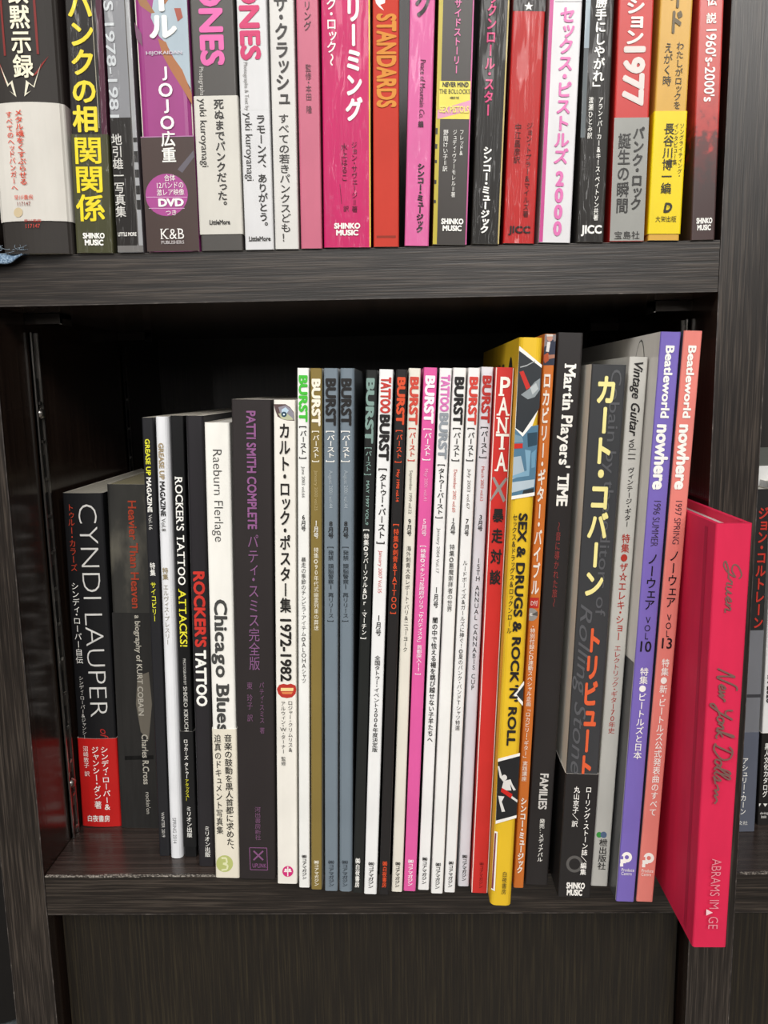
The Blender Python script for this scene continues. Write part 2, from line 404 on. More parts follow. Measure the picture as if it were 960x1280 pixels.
def make_book(name, label, quad, depth, col, items=(), band=None, style='g', shelf='L', Y=None, H=None, left=None, right=None,
              pg='#d8d2c4', edge='#cfcac0', bulge=0.0, r=0.0009, hard=False, cat='book', group=None, left_items=(), tshrink=None, th=None, yshift=0.0):
    TL, TR, BL, BR = quad
    zs = L1 if shelf == 'L' else U1
    if Y is None: Y = (on_z(*BL, zs).y+on_z(*BR, zs).y)/2
    Y += yshift
    t1, t2, b1, b2 = (on_y(*p, Y) for p in (TL, TR, BL, BR))
    lean = (math.atan2(t1.x-b1.x, t1.z-b1.z)+math.atan2(t2.x-b2.x, t2.z-b2.z))/2
    t = ((t2.x-t1.x)+(b2.x-b1.x))/2*math.cos(lean)
    t -= tshrink if tshrink is not None else (.0011 if band else .0006)
    if H is None: H = ((t1-b1).length+(t2-b2).length)/2
    xc = (b1.x+b2.x)/2
    M = Matrix.Translation((xc, Y, zs+abs(math.sin(lean))*t/2+.0002)) @ Matrix.Rotation(lean, 4, 'Y')
    root = empty(name, M); tag(root, label, cat, group)
    hb = t/2
    yfun = (lambda x: -bulge*max(0, 1-(x/hb)**2)) if bulge else (lambda x: 0.0)
    mk = lambda c: paper(c, style) if isinstance(c, str) else c
    mb = MB(); c = mk(col); th = th or (.0022 if hard else .0004)
    wrap(mb, t, depth, 0, H, r, bulge, th, c, mk(left or col), mk(right or col), mk(col) if hard else paper(edge, 'm'))
    sh = Sheet(mb, M, t, style, yfun, .00002, H); sh.do(items)
    if left_items:
        left_items = [([(y, z if z >= 0 else H+z) for y, z in pts], cc) for pts, cc in left_items]
        for li, (pts, cc) in enumerate(left_items):      # flat printing on the left cover: (depth, height) outlines
            mb.add([(-t/2-.0001-.00003*li, y, z) for y, z in pts], [list(range(len(pts)))[::-1]], mk(cc))
    mb.build('cover', root)
    ov = .004 if hard else .0006
    pb = MB(); pb.box(-t/2+th+.0001, t/2-th-.0001, (.004 if hard else .0015), depth-(.004 if hard else .0005), ov if hard else .0002, H-ov, pages(pg))
    pb.build('page_block', root)
    if band:
        bx = dict(band); y0, y1 = bx['y']; zb1 = sh.z_at(y0, 0); zb0 = 0.0 if y1 is None else max(0, sh.z_at(y1, 0))
        ob = MB(); bm = paper(bx['col'], bx.get('style', style))
        o_ = .0004
        wrap(ob, t, depth*.96, zb0, zb1, r, bulge, .0003, bm, paper(bx.get('side', bx['col']), style), paper(bx.get('side', bx['col']), style), paper(bx.get('edge', '#d8d4cc'), 'm'), out=o_)
        s2 = Sheet(ob, M, t, bx.get('style', style), lambda x: yfun(x)-o_, .00002, H); s2.do(bx['items'])
        ob.build('paper_band', root)
    return root


# ------------------------------------------------------------------ the bookcase
FT = 0.0235; DEP = 0.285
bc = empty('bookcase', Matrix.Translation((0, 0, 0)))
tag(bc, 'dark wood-grain bookcase with thick shelves holding all the books', 'bookcase')
ZT, ZB = Z0+0.42, 0.0
def panel(name, x0, x1, mat_front, side):
    b = MB(); b.box(x0, x1, 0, DEP, ZB, ZT, side, front=mat_front); o = b.build(name, bc)
    e = MB()
    for xe in (x0, x1):
        e.box(xe-.00022, xe+.00022, -.0002, .0002, ZB, ZT, RUBBED)
    e.build('edge_banding', o)
    return o
panel('side_panel', XL-FT, XL, WOOD_V, WOOD_SIDE)
panel('side_panel', XR, XR2, WOOD_V, WOOD_SIDE)
def shelf_board(x0, x1, z0, z1, chip=None):
    b = MB(); b.box(x0+.0004, x1-.0004, .0002, DEP-.008, z0, z1, WOOD_TOP, front=WOOD_H); o = b.build('shelf_board', bc)
    e = MB(); e.box(x0+.0006, x1-.0006, -.0001, .0004, z1-.0003, z1+.0001, RUBBED); e.box(x0+.0006, x1-.0006, -.0001, .0004, z0-.0001, z0+.0003, RUBBED)
    if chip: 
        xs = chip[0]
        while xs < chip[1]:
            l = random.uniform(.004, .014); hgt = random.uniform(.0004, .0009)
            e.box(xs, min(chip[1], xs+l), -.0004, random.uniform(.0006, .0016), z1-hgt, z1+.00022, WORN); xs += l
    e.build('edge_banding', o)
shelf_board(XL, XR, U0, U1)
shelf_board(XL, XR, L0, L1, (XL+.001, XL+.10))
shelf_board(XR2, XR2+.36, L0, L1, (XR2+.002, XR2+.06))
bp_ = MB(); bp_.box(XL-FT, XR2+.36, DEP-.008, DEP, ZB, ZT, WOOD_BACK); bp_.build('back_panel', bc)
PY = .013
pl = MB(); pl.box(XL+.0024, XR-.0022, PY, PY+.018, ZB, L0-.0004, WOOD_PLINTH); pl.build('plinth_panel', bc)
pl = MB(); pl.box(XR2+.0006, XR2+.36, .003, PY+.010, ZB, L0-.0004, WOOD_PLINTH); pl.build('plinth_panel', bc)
def standard(x, s, y, zlo, zhi, shiny):
    """slotted steel strip let into the side; s = +1 when the strip faces right"""
    b = MB(); w = .0085
    a, c = (x, x+s*.0012) if s > 0 else (x+s*.0012, x)
    b.box(a, c, y, y+w, zlo, zhi, DARKSTEEL)
    for yy in (y, y+w-.0011):
        k_ = .0021 if shiny else .0014; a2, c2 = (x, x+s*k_) if s > 0 else (x+s*k_, x)
        b.box(a2, c2, yy, yy+.0011, zlo, zhi, STEEL if shiny else DARKSTEEL)
    z = zlo+.006
    while z < zhi-.02:
        a3, c3 = (x, x+s*.0014) if s > 0 else (x+s*.0014, x)
        b.box(a3, c3, y+.0026, y+w-.0026, z, z+.013, BLACKHOLE)
        k_ = .0024 if shiny else .0015; a4, c4 = (x, x+s*k_) if s > 0 else (x+s*k_, x)
        b.box(a4, c4, y+.0028, y+w-.0028, z-.0016, z, STEEL)
        z += .0215
    o = b.build('shelf_standard', bc)
    return o
def screw(parent, x, s, y, z):
    b = MB(); n = 14; pts = []
    for rr, h in ((.0030, .0006), (.0024, .0020), (.0012, .0025)):
        pts += [(x+s*(.0012+h), y+rr*math.cos(6.2832*i/n), z+rr*math.sin(6.2832*i/n)) for i in range(n)]
    f = [[i+n*k, (i+1) % n+n*k, (i+1) % n+n*k+n, i+n*k+n] for k in (0, 1) for i in range(n)]+[[2*n+i for i in range(n)]]
    b.add(pts, f, STEEL); b.build('screw', parent, smooth=True)
for (x, s) in ((XL, 1), (XR, -1)):
    for yy, shiny in ((.0375, True), (.183, False)):
        o = standard(x, s, yy, L1+.0004, U0-.010, shiny)
        if s > 0 and shiny:
            for px in ((47, 517), (87, 978)):
                d = ray(*px); k = (x-EYE.x)/d.x; p = EYE+d*k
                screw(o, x, s, yy+.0043, p.z)
        b = MB()
        a, c = (x, x+.0205) if s > 0 else (x-.0205, x)
        b.box(a, c, yy-.001, yy+.011, U0-.0030, U0-.0004, STEEL)
        b.box(a, c, yy-.0022, yy-.001, U0-.0058, U0-.0004, DARKSTEEL)
        a, c = (x+.0195, x+.0205) if s > 0 else (x-.0205, x-.0195)
        b.box(a, c, yy-.0022, yy+.011, U0-.0062, U0-.0005, STEEL)
        b.build('shelf_bracket', bc)
wl = MB(); wl.box(-1.5, 1.8, .36, .40, 0, 2.4, paper('#1c1a19', 'm')); wo = wl.build('wall_back'); wo['kind'] = 'structure'
fl = MB(); fl.box(-1.5, 1.8, -3.2, .40, -.05, 0, wood('floor_laminate', (8, 60, 8), '#77716a', '#8a847c', '#989188')); fo = fl.build('floor'); fo['kind'] = 'structure'

# ------------------------------------------------------------------ lower shelf, from the left
def B_(s): return {'bold': s}
WH, BK = '#f2f0ea', '#262424'
LG = 'books standing on the lower shelf'
make_book('book', 'black book with thin white capitals and red paper band, first on the lower shelf',
    ((76, 618), (130, 616), (104, 1032), (151.7, 1033)), .145, '#1b1b1d', [
    ('R', 'CYNDI LAUPER', 630, 895, .62, .46, '#d8d6d2', {'off': -.018}),
    ('V', 'トゥルー・カラーズ', 629, 714, .2, .19, '#b8432f'), ('V', 'シンディ・ローパー自伝', 727, 829, .19, .21, WH),
    ('V', 'シンディ・ローパー&ジャンシー', 844, 923, .2, .13, '#d5d2cc'), ('R', 'of', 910, 922, .72, .2, '#b02f2c', {'shear': .3})],
    band=dict(y=(922, None), col='#c3211f', items=[
        ('V', 'シンディ・ローパー&', 931, 1011, .7, .2, WH, B_(.015)), ('V', 'ジャンシー・ダン', 931, 998, .46, .2, WH, B_(.015)), ('V', '著', 999, 1009, .46, .2, WH, B_(.015)),
        ('V', '沼崎敦子 訳', 931, 969, .21, .15, WH), ('H', '白夜書房', 1021, 8, .45, .58, WH, B_(.02))]), pg='#b9b3a5', bulge=.0012, style='g')
make_book('book', 'grey photographic book in clear wrap with red title, second on the lower shelf',
    ((131, 607), (187, 606), (152.7, 1035), (201, 1037)), .15, PHOTO_GREY, [
    ('B', 766, 1037, 0, 1, '#2b2a29'), ('P', [(172, 845), (186, 840), (190, 880), (186, 925), (176, 915), (170, 880)], '#6b655b'), ('P', [(156, 945), (192, 944), (192, 949), (156, 950)], '#111111'),
    ('R', 'Heavier Than Heaven', 626, 760, .6, .19, '#a5412c', B_(.02)), ('R', 'a biography of KURT COBAIN', 769, 894, .62, .13, '#b9b4a8', B_(.02)),
    ('R', 'Charles R.Cross', 918, 980, .68, .15, '#b9b4a8', B_(.02)), ('R', "rockin'on", 990, 1017, .7, .1, '#c4c0b6')], style='w', pg='#8d8568', r=.002)
make_book('magazine', 'slim black magazine with yellow and white lettering, beside its white twin',
    ((175.7, 522.7), (191.9, 522.5), (199, 1069), (212.3, 1071.7)), .2, '#242427', [
    ('R', 'GREASE UP', 549, 594, .45, .4, '#e3e03c', B_(.03)), ('R', 'MAGAZINE', 597, 640, .45, .4, WH, B_(.03)), ('R', 'Vol.16', 643, 662, .45, .33, '#c9c7c3'),
    ('V', '特集', 703, 720, .48, .5, WH, B_(.02)), ('V', 'サイコビリー', 727, 777, .48, .5, '#dedc3e', B_(.02)), ('R', 'WINTER 2019', 1015, 1046, .5, .3, '#c9c7c3')], cat='magazine')
make_book('magazine', 'slim white magazine with brown and black lettering, beside its black twin',
    ((191.9, 522), (210.9, 520.7), (212.5, 1073), (228.3, 1074)), .2, '#e6e7ea', [
    ('R', 'GREASE UP', 554, 599, .42, .36, '#a3906f', B_(.03)), ('R', 'MAGAZINE', 602, 645, .42, .36, BK, B_(.03)), ('R', 'Vol.8', 648, 664, .42, .3, '#4a4846'),
    ('V', '特集', 709, 725, .42, .45, '#94835c', B_(.015)), ('V', 'エルヴィス・プレスリー', 730, 806, .42, .42, '#8b8676'), ('R', 'SPRING 2014', 1022, 1054, .45, .28, '#77777a')], cat='magazine', r=.003)
make_book('book', 'slim glossy black book with white and yellow serif title, right of the slim white magazine',
    ((211.5, 520.4), (230.4, 520), (229.3, 1070), (247.3, 1072.7)), .205, '#171718', [
    ('R', "ROCKER'S TATTOO", 596, 731, .5, .55, WH, {'serif': True, 'bold': .018}), ('R', 'ATTACKS!', 736, 808, .5, .55, '#e4dc3a', {'serif': True, 'bold': .018}),
    ('R', 'PHOTOGRAPH BY', 823, 856, .5, .2, '#d8d6d0', {'serif': True}), ('R', 'SHIGEO KIKUCHI', 858, 916, .5, .3, '#d8d6d0', {'serif': True})],
    band=dict(y=(914, 1058), col='#1c1c1d', edge='#8a8782', items=[('V', 'ロッカーズ タトゥー', 923, 973, .42, .36, WH, B_(.015)), ('V', 'アタックス！', 973, 1001, .42, .34, '#e0da3c', B_(.015)), ('V', 'ミリオン出版', 1007, 1046, .5, .45, WH, B_(.015))]))
make_book('book', 'black book with red and white capitals low on its spine, left of the typewriter-titled one',
    ((230.6, 520.7), (255, 520), (248.3, 1082.7), (268.3, 1084)), .205, '#29272a', [
    ('R', "ROCKER'S", 715, 808, .52, .62, '#c9382f', B_(.04)), ('R', 'TATTOO', 813, 882, .5, .6, WH, B_(.04)), ('V', 'ミリオン出版', 1032, 1071, .6, .36, WH, B_(.01))], r=.0016)
gr = '#454543'
make_book('book', 'white book with typewriter-style title and cream paper band around its lower half',
    ((254, 529), (287.6, 529), (269, 1096.8), (300.7, 1098)), .19, '#eeece5', [
    ('R', 'Raeburn Flerlage', 562, 677, .5, .36, '#3b3a39', {'off': -.01}), ('R', 'Chicago Blues', 750, 914, .48, .5, gr, {'serif': True, 'bold': .03})],
    band=dict(y=(911, None), col='#e3dccb', style='m', edge='#f0ece2', items=[
        ('V', '音楽の鼓動を黒人首都に求めた、', 917, 1066, .66, .34, '#35332f', B_(.015)), ('V', '迫真のドキュメント写真集', 917, 1042, .22, .3, '#35332f', B_(.01)),
        ('C', 281, 1079, 10.5, '#b6bd74'), ('L', [(277, 1072), (283, 1072), (284, 1078), (279, 1079), (285, 1081), (284, 1086), (277, 1087)], 2.2, '#dfe0b4')]), r=.0014, style='m', pg='#d9d5cd')
pu = '#7f5079'
make_book('book', 'thick charcoal book with purple lettering and a boxed cross emblem at its foot',
    ((287.8, 500.6), (340.2, 500.6), (299.3, 1098), (344.8, 1100.6)), .2, '#2c2727', [
    ('R', 'PATTI SMITH COMPLETE', 514, 661, .49, .22, '#8f5a8a', B_(.03)), ('V', 'パティ・スミス完全版', 667, 838, .5, .3, '#835880'),
    ('V', 'パティ・スミス 著', 852, 917, .68, .14, '#75506f'), ('V', '東 玲子 訳', 852, 902, .36, .16, '#75506f'), ('V', '河出書房新社', 1008, 1050, .53, .17, '#75506f'),
    ('L', [(312, 1059.5), (333.5, 1060), (334.5, 1087.5), (313, 1087), (312, 1059.5)], .9, pu), ('L', [(317, 1063.5), (329, 1075)], 2, pu), ('L', [(329, 1063.5), (317, 1075)], 2, pu), ('H', 'UPLINK', 1081.5, 5, .56, .38, pu, B_(.02))], pg='#cfc9bd', style='m')
make_book('book', 'cream book with a painted eye at its top and red lips halfway down the spine',
    ((340.4, 500.6), (370.7, 501), (347, 1104.6), (371.5, 1106)), .2, '#e9e5dc', [
    ('P', [(342, 505.2), (357, 505.2), (362.8, 509.2), (367.2, 515), (368, 526), (359, 525.6), (352, 523.8), (347, 520.8), (344.6, 514.3)], '#5d4a49'),
    ('P', [(348, 509), (357, 506.5), (364, 511), (367, 517), (367.2, 525), (360, 524.5), (352, 522.5)], '#8d8a94'), ('P', [(352, 512), (357, 509), (361, 513), (358, 517), (352, 517)], '#b9cfdf'),
    ('P', [(347.7, 517), (352, 516.5), (359, 517), (365, 522), (366.5, 525), (359, 525), (352, 523.5)], '#b7bb9b'), ('C', 355, 518, 3.4, '#27475a'), ('C', 355, 518, 1.2, '#dfe8ee'),
    ('V', 'カルト・ロック・ポスター集', 528, 766, .5, .54, '#262321', B_(.028)), ('R', '1972-1982', 774, 851, .5, .5, '#262321', B_(.03)),
    ('P', [(346, 861), (349, 856), (354.8, 854.5), (359, 855.7), (363.5, 854.5), (369.4, 856.7), (371.4, 862), (369.4, 867), (365, 871.4), (359, 872.5), (352, 871.4), (347.8, 867)], '#b4342b'),
    ('P', [(351, 859.8), (367, 859.8), (366.5, 863.7), (351, 863.7)], '#ead090'), ('P', [(352, 864.6), (366, 864.6), (364.5, 867.6), (353, 867.4)], '#d8814e'),
    ('V', 'ロジャー・クリムリス&', 875, 940, .7, .24, '#2d2a28'), ('V', 'アルウィン・W・ターナー 監修', 876, 957, .35, .24, '#2d2a28'),
    ('C', 359.8, 1089, 6.8, '#cf2f78'), ('L', [(359.8, 1083), (359.8, 1095)], 1.4, '#efe6e4'), ('L', [(355, 1089), (364.6, 1089)], 1.4, '#efe6e4'), ('C', 357.3, 1087, 1.6, '#efe6e4'), ('C', 362.2, 1087, 1.6, '#efe6e4')], pg='#cfc9bd', style='m')

MG = 'row of slim magazines on the lower shelf'
def burst(label, quad, col, title, ct, kana, ck, issue, ci, month, cm, feat, fy, cf, pub, py, cp, c=.5, ty=(472, 530), ky=(532, 579), iy=(586, 636), my=(648, 670), fb=0, pre=None, tb=.05, ib=0, fw=.44, pgc='#cfcabf', **kw):
    it = []
    w = .66
    if pre: it.append(('R', pre[0], pre[1], pre[2], c, w, pre[3], B_(tb)))
    it += [('R', title, ty[0], ty[1], c, w, ct, B_(tb)), ('V', kana, ky[0], ky[1], c, .58, ck, B_(.022)), ('R', issue, iy[0], iy[1], c, .26, ci, B_(ib)),
           ('V', month, my[0], my[1], c, .44, cm, B_(.018)), ('V', feat, fy[0], fy[1], c, fw, cf, B_(fb)), ('V', pub, py[0], py[1], c, .46, cp, B_(.026))]
    it = [i for i in it if i[1]]
    return make_book('magazine', label, quad, .2, col, it, cat='magazine', group=MG, style='g', pg=pgc, **kw)
KA = '㈱コアマガジン'; BA = '[バースト]'
burst('slim white magazine with green title, leftmost of the slim magazine row', ((371, 460.7), (387, 460.7), (373, 1109.8), (388, 1110)), '#ecece8', 'BURST', '#47bd3a', BA, BK, 'June 2003 vol.66', '#6d6c6a', '6月号', BK,
      '暴走の季節のチンピラ・アイテム◎ALOHAシャツ', (696, 854), '#33312f', KA, (1068, 1099), BK, ty=(470, 526.5), ky=(530, 576), iy=(583, 622), my=(643, 664))
burst('slim olive-gold magazine with cream title, in the slim magazine row', ((387.4, 461), (402.8, 461), (388, 1112), (403.4, 1112.7)), '#84713c', 'BURST', '#f0ead8', BA, '#f0ead8', 'January 2000 vol.25', '#bba979', '1月号', WH,
      '特集◎90年代式幽霊列車の葬送', (684, 788), '#f0ead8', KA, (1075, 1107), '#f0ead8', ty=(474.5, 531.6), ky=(536, 580), iy=(588, 638), my=(650, 673), right='#eae6dc')
burst('slim blue-grey magazine with black title, directly right of the olive one', ((404, 461), (423, 461), (405.4, 1113.3), (422.7, 1115)), '#74808a', 'BURST', BK, BA, WH, 'August 2001 vol.44', '#aab4bb', '8月号', BK,
      '[発禁 頭脳警察1 再リリース]', (681, 779), '#22262a', KA, (1075, 1108), '#3b4249', ty=(474, 531), ky=(536, 580), iy=(588, 635), my=(651, 673), right='#e4e4e2', edge='#e4e2de')
burst('slim blue-grey magazine with black title, directly left of the leaning black one', ((424.4, 461), (444, 461), (423.4, 1115), (441, 1115)), '#74808a', 'BURST', BK, BA, WH, 'August 2001 vol.44', '#aab4bb', '8月号', BK,
      '[発禁 頭脳警察1 再リリース]', (681, 779), '#22262a', KA, (1075, 1108), '#3b4249', ty=(474, 531), ky=(536, 580), iy=(588, 635), my=(651, 673), c=.43, right='#6f7478', edge='#e4e2de', r=.002)
burst('slim black magazine with grey-green title, leaning beside the blue-grey pair', ((456, 463.4), (473.4, 463.4), (441, 1116), (453.6, 1117)), '#222423', 'BURST', '#809b93', BA, '#809b93', 'MAY 1997 VOL.9', '#809b93', '', WH,
      '[特集◎ラバーソウル&Dr.マーチン]', (659, 801), WH, '㈱白夜書房', (1072, 1109), WH, ty=(474, 553), ky=(557, 596), iy=(601, 656), fb=.015, ib=.03, fw=.5, c=.42)
burst('slim white magazine with red then black title, between two slim black ones', ((473.6, 462.6), (492.5, 462.6), (454.3, 1118), (471.6, 1118.5)), '#ebebea', 'BURST', BK, '[タトゥー・バースト]', BK, 'January 2007 Vol.35', '#cc6666', '1月号', BK,
      '全国タトゥー・イベント2006年度決定版', (819, 940), BK, KA, (1077, 1110), BK, ty=(519, 575), ky=(582, 683), iy=(688, 741), my=(768, 795), pre=('TATTOO', 472, 516, '#c5423b'), fb=.012)
burst('slim black magazine with orange-red title, between the white and the ivory ones', ((494.5, 462.6), (510, 462.6), (473, 1118.5), (486.8, 1119)), '#252323', 'BURST', '#d8512f', BA, '#d8512f', 'May 1998 vol.14', '#d8512f', '', WH,
      '[特集◎刺青&TATTOO]', (652, 770), '#d8512f', '㈱白夜書房', (1076, 1109), '#d8512f', ty=(472.4, 530), ky=(535, 581), iy=(587, 627), fb=.02, ib=.03, fw=.52)
burst('slim ivory magazine with red title, directly left of the pink one', ((510.4, 461.2), (526.8, 461), (488.6, 1115), (503.6, 1115.6)), '#e3ded1', 'BURST', '#cd493b', BA, '#cd493b', 'September 1999 vol.22', '#77736c', '9月号', BK,
      '海外刺青大会レポート・バリ&ニューヨーク', (682, 815), '#33302c', KA, (1077, 1109), '#33302c', iy=(588, 642))
burst('slim pink magazine with white title, the only pink one in the slim row', ((529, 460), (547.6, 460.7), (504, 1114), (520, 1115)), '#dd5c9f', 'BURST', '#f6eef2', BA, '#f6eef2', 'May 2001 vol.41', '#f0a9cd', '5月号', '#f9d9e8',
      '[特集◎メキシコ反政府ゲリラ「サパティスタ」首都突入!!]', (680, 845), '#f6eef2', KA, (1074, 1107), '#f6eef2', ty=(470.5, 528.5), ky=(533, 578), iy=(586, 626), fb=.012, right='#efe3e8')
burst('slim white magazine with pink and silver title, directly right of the pink one', ((549.5, 461), (565.4, 461), (521.4, 1112.7), (537.4, 1113.3)), '#e9e8e6', 'BURST', '#90969d', '[タトゥー・バースト]', BK, 'January 2004 Vol.17', '#7a7876', '1月号', BK,
      '闇の中で怯える柵を跳び越せない子羊たちへ', (771, 928), '#1d1b1a', KA, (1071, 1105), BK, ty=(517, 573), ky=(578, 650), iy=(660, 716), my=(733, 760), pre=('TATTOO', 469, 514, '#d574b4'), fb=.02, fw=.5, left='#1f1d1d')
burst('slim white magazine with solid black title, right of the pink-and-silver titled one', ((566, 460.7), (584, 460.7), (538.3, 1117), (554, 1118)), '#ecebe8', 'BURST', BK, BA, BK, 'December 2002 vol.60', '#c86a60', '12月号', BK,
      '特集◎悪魔崇拝者の世界', (680, 765), BK, KA, (1078, 1111), BK, iy=(587, 640), my=(647, 668))
burst('slim white magazine with red title, second from the thin red book', ((584.8, 460.7), (601.2, 460.7), (554.8, 1116), (569.4, 1116)), '#e8e7e6', 'BURST', '#cd4238', BA, BK, 'July 2003 vol.67', '#77736f', '7月号', BK,
      'ルードボーイズ&ガールズに捧ぐ!◎夏のパンク・バンドTシャツ特選', (700, 913), '#33302e', KA, (1076, 1109), BK)
burst('slim pale-grey magazine with red title, set back against the thin red book', ((601.5, 460), (617.6, 459), (571.5, 1108), (587, 1109)), '#d8d9de', 'BURST', '#b9342f', BA, BK, 'March 2003 vol.63', '#c4615a', '3月号', BK,
      '15TH ANNUAL CANNABIS CUP', (697, 863), '#2b2928', KA, (1068, 1101), BK, ty=(470.5, 528), ky=(531, 575), iy=(583, 626), my=(643, 664))
make_book('book', 'thin red book with white serif capitals and a silver cross-stroke, left of the yellow book',
    ((617.4, 459.3), (645, 461), (588, 1116), (610.4, 1118)), .19, '#c6312d', [
    ('B', 459, 1118, 0, .05, '#e8d9d2'), ('B', 459, 1118, .95, 1, '#e0cfc8'),
    ('H', 'P', 483, 23, .52, .6, WH, {'serif': True, 'bold': .02}), ('H', 'A', 508, 22, .52, .72, WH, {'serif': True, 'bold': .02}), ('H', 'N', 531.5, 19, .5, .68, WH, {'serif': True, 'bold': .02}), ('H', 'T', 552, 19, .54, .72, WH, {'serif': True, 'bold': .02}), ('H', 'A', 577, 23, .55, .72, WH, {'serif': True, 'bold': .02}),
    ('P', [(615, 597), (618, 596), (624, 607), (632, 597), (635, 598), (626, 611), (632, 625), (629, 628), (623, 614), (613, 627), (611, 625), (621, 610)], '#908d8c'),
    ('V', '暴', 635, 653, .52, .66, BK, B_(.03)), ('V', '走', 660, 679, .52, .66, BK, B_(.03)), ('V', '対', 686, 705, .52, .66, BK, B_(.03)), ('V', '談', 712, 731, .52, .66, BK, B_(.03)),
    ('V', KA, 1077, 1110, .55, .26, '#5d1a18')], style='g', tshrink=.0016)
y0 = 400
def Z1(p): return [(600+x/6.857, 400+y/6.857) for x, y in p]
def Z2(p): return [(600+x/6.857, 540+y/6.857) for x, y in p]
def Z4(p): return [(600+x/6.095, 940+y/6.095) for x, y in p]
ink = '#2f3337'
make_book('book', 'thick yellow book with collage photos on its spine, standing proud of its neighbours',
    ((649, 423), (679.8, 423), (612, 1132), (640, 1133.5)), .16, '#e3ba2c', [
    ('P', Z1([(335, 222), (545, 385), (530, 740), (440, 930), (365, 1015), (298, 950)]), '#efece6'), ('P', Z1([(335, 262), (532, 410), (510, 755), (365, 968), (304, 925)]), ink),
    ('P', Z1([(350, 640), (420, 590), (470, 530), (515, 500), (512, 600), (470, 660), (410, 680)]), '#8b9396'), ('P', Z1([(430, 580), (480, 540), (500, 590), (450, 640)]), '#b4babb'), ('P', Z1([(345, 400), (400, 385), (470, 350), (472, 356), (400, 395), (345, 410)]), '#a9adae'),
    ('P', Z1([(338, 445), (372, 435), (432, 575), (398, 600)]), '#c22e26'),
    ('P', Z2([(300, -30), (365, 40), (440, -50), (500, -60), (470, 520), (258, 548)]), '#527890'), ('P', Z2([(405, 10), (492, 0), (488, 110), (410, 130)]), '#2d4656'), ('P', Z2([(300, 20), (360, 40), (372, 90), (292, 92)]), '#7895a5'),
    ('P', Z2([(285, 215), (350, 205), (385, 360), (268, 405)]), '#a7b6c0'), ('P', Z2([(275, 395), (420, 375), (435, 160), (385, 150), (400, 330), (275, 375)]), '#7da4bb'), ('P', Z2([(440, 180), (480, 150), (470, 300), (440, 310)]), '#6d97b0'),
    ('P', Z2([(270, 430), (468, 405), (462, 470), (262, 520)]), '#b3c1ca'), ('P', Z2([(370, 500), (460, 480), (458, 522), (362, 535)]), ink), ('P', Z2([(290, 100), (365, 97), (364, 138), (287, 142)]), '#c22e26'),
    ('P', Z2([(255, 548), (470, 515), (468, 545), (254, 578)]), '#efece6'),
    ('R', 'SEX & DRUGS & ROCK ', 642, 852, .55, .36, BK, B_(.035)), ('R', "'N'", 856, 876, .55, .36, BK, B_(.03)), ('R', 'ROLL', 884, 931, .55, .36, BK, B_(.035)),
    ('V', 'セックス&ドラッグス&ロックンロール', 642, 792, .2, .22, BK, B_(.012)),
    ('P', [(656, 851), (641.5, 868), (655, 882)], '#efece6'), ('P', [(656, 856), (645.5, 868), (655, 877)], ink),
    ('P', Z4([(130, 48), (312, 5), (285, 500), (118, 545)]), '#efece6'), ('P', Z4([(130, 72), (310, 28), (287, 478), (120, 520)]), '#232325'),
    ('P', Z4([(134, 105), (146, 105), (168, 185), (190, 215), (232, 205), (245, 240), (272, 285), (255, 292), (228, 240), (238, 290), (200, 290), (165, 270), (178, 225), (150, 190)]), '#d8d5d0'), ('C', 630.4, 971.5, 3.2, '#d8d5d0', 3.6),
    ('P', Z4([(240, 330), (290, 362), (290, 382), (225, 340)]), '#d8d5d0'), ('P', Z4([(138, 330), (185, 335), (165, 375), (180, 420), (190, 450), (165, 452), (150, 395)]), '#d8d5d0'), ('P', Z4([(165, 268), (246, 318), (235, 350), (158, 298)]), '#c5261f'),
    ('P', Z4([(110, 598), (134, 605), (112, 1056), (76, 1040)]), '#efece6'), ('P', Z4([(112, 612), (124, 615), (100, 1040), (80, 1030)]), '#7b3a44'),
    ('V', '白夜書房', 1088, 1117, .6, .24, BK)], r=.003, style='g',
    left_items=[([(.026+.009*math.cos(6.2832*i/24), -.024+.016*math.sin(6.2832*i/24)) for i in range(24)], '#2a2623'), ([(.050, -.05), (.058, -.05), (.058, -.011), (.050, -.011)], '#2a2623'), ([(.066, -.05), (.076, -.05), (.076, -.011), (.066, -.011)], '#2a2623')])
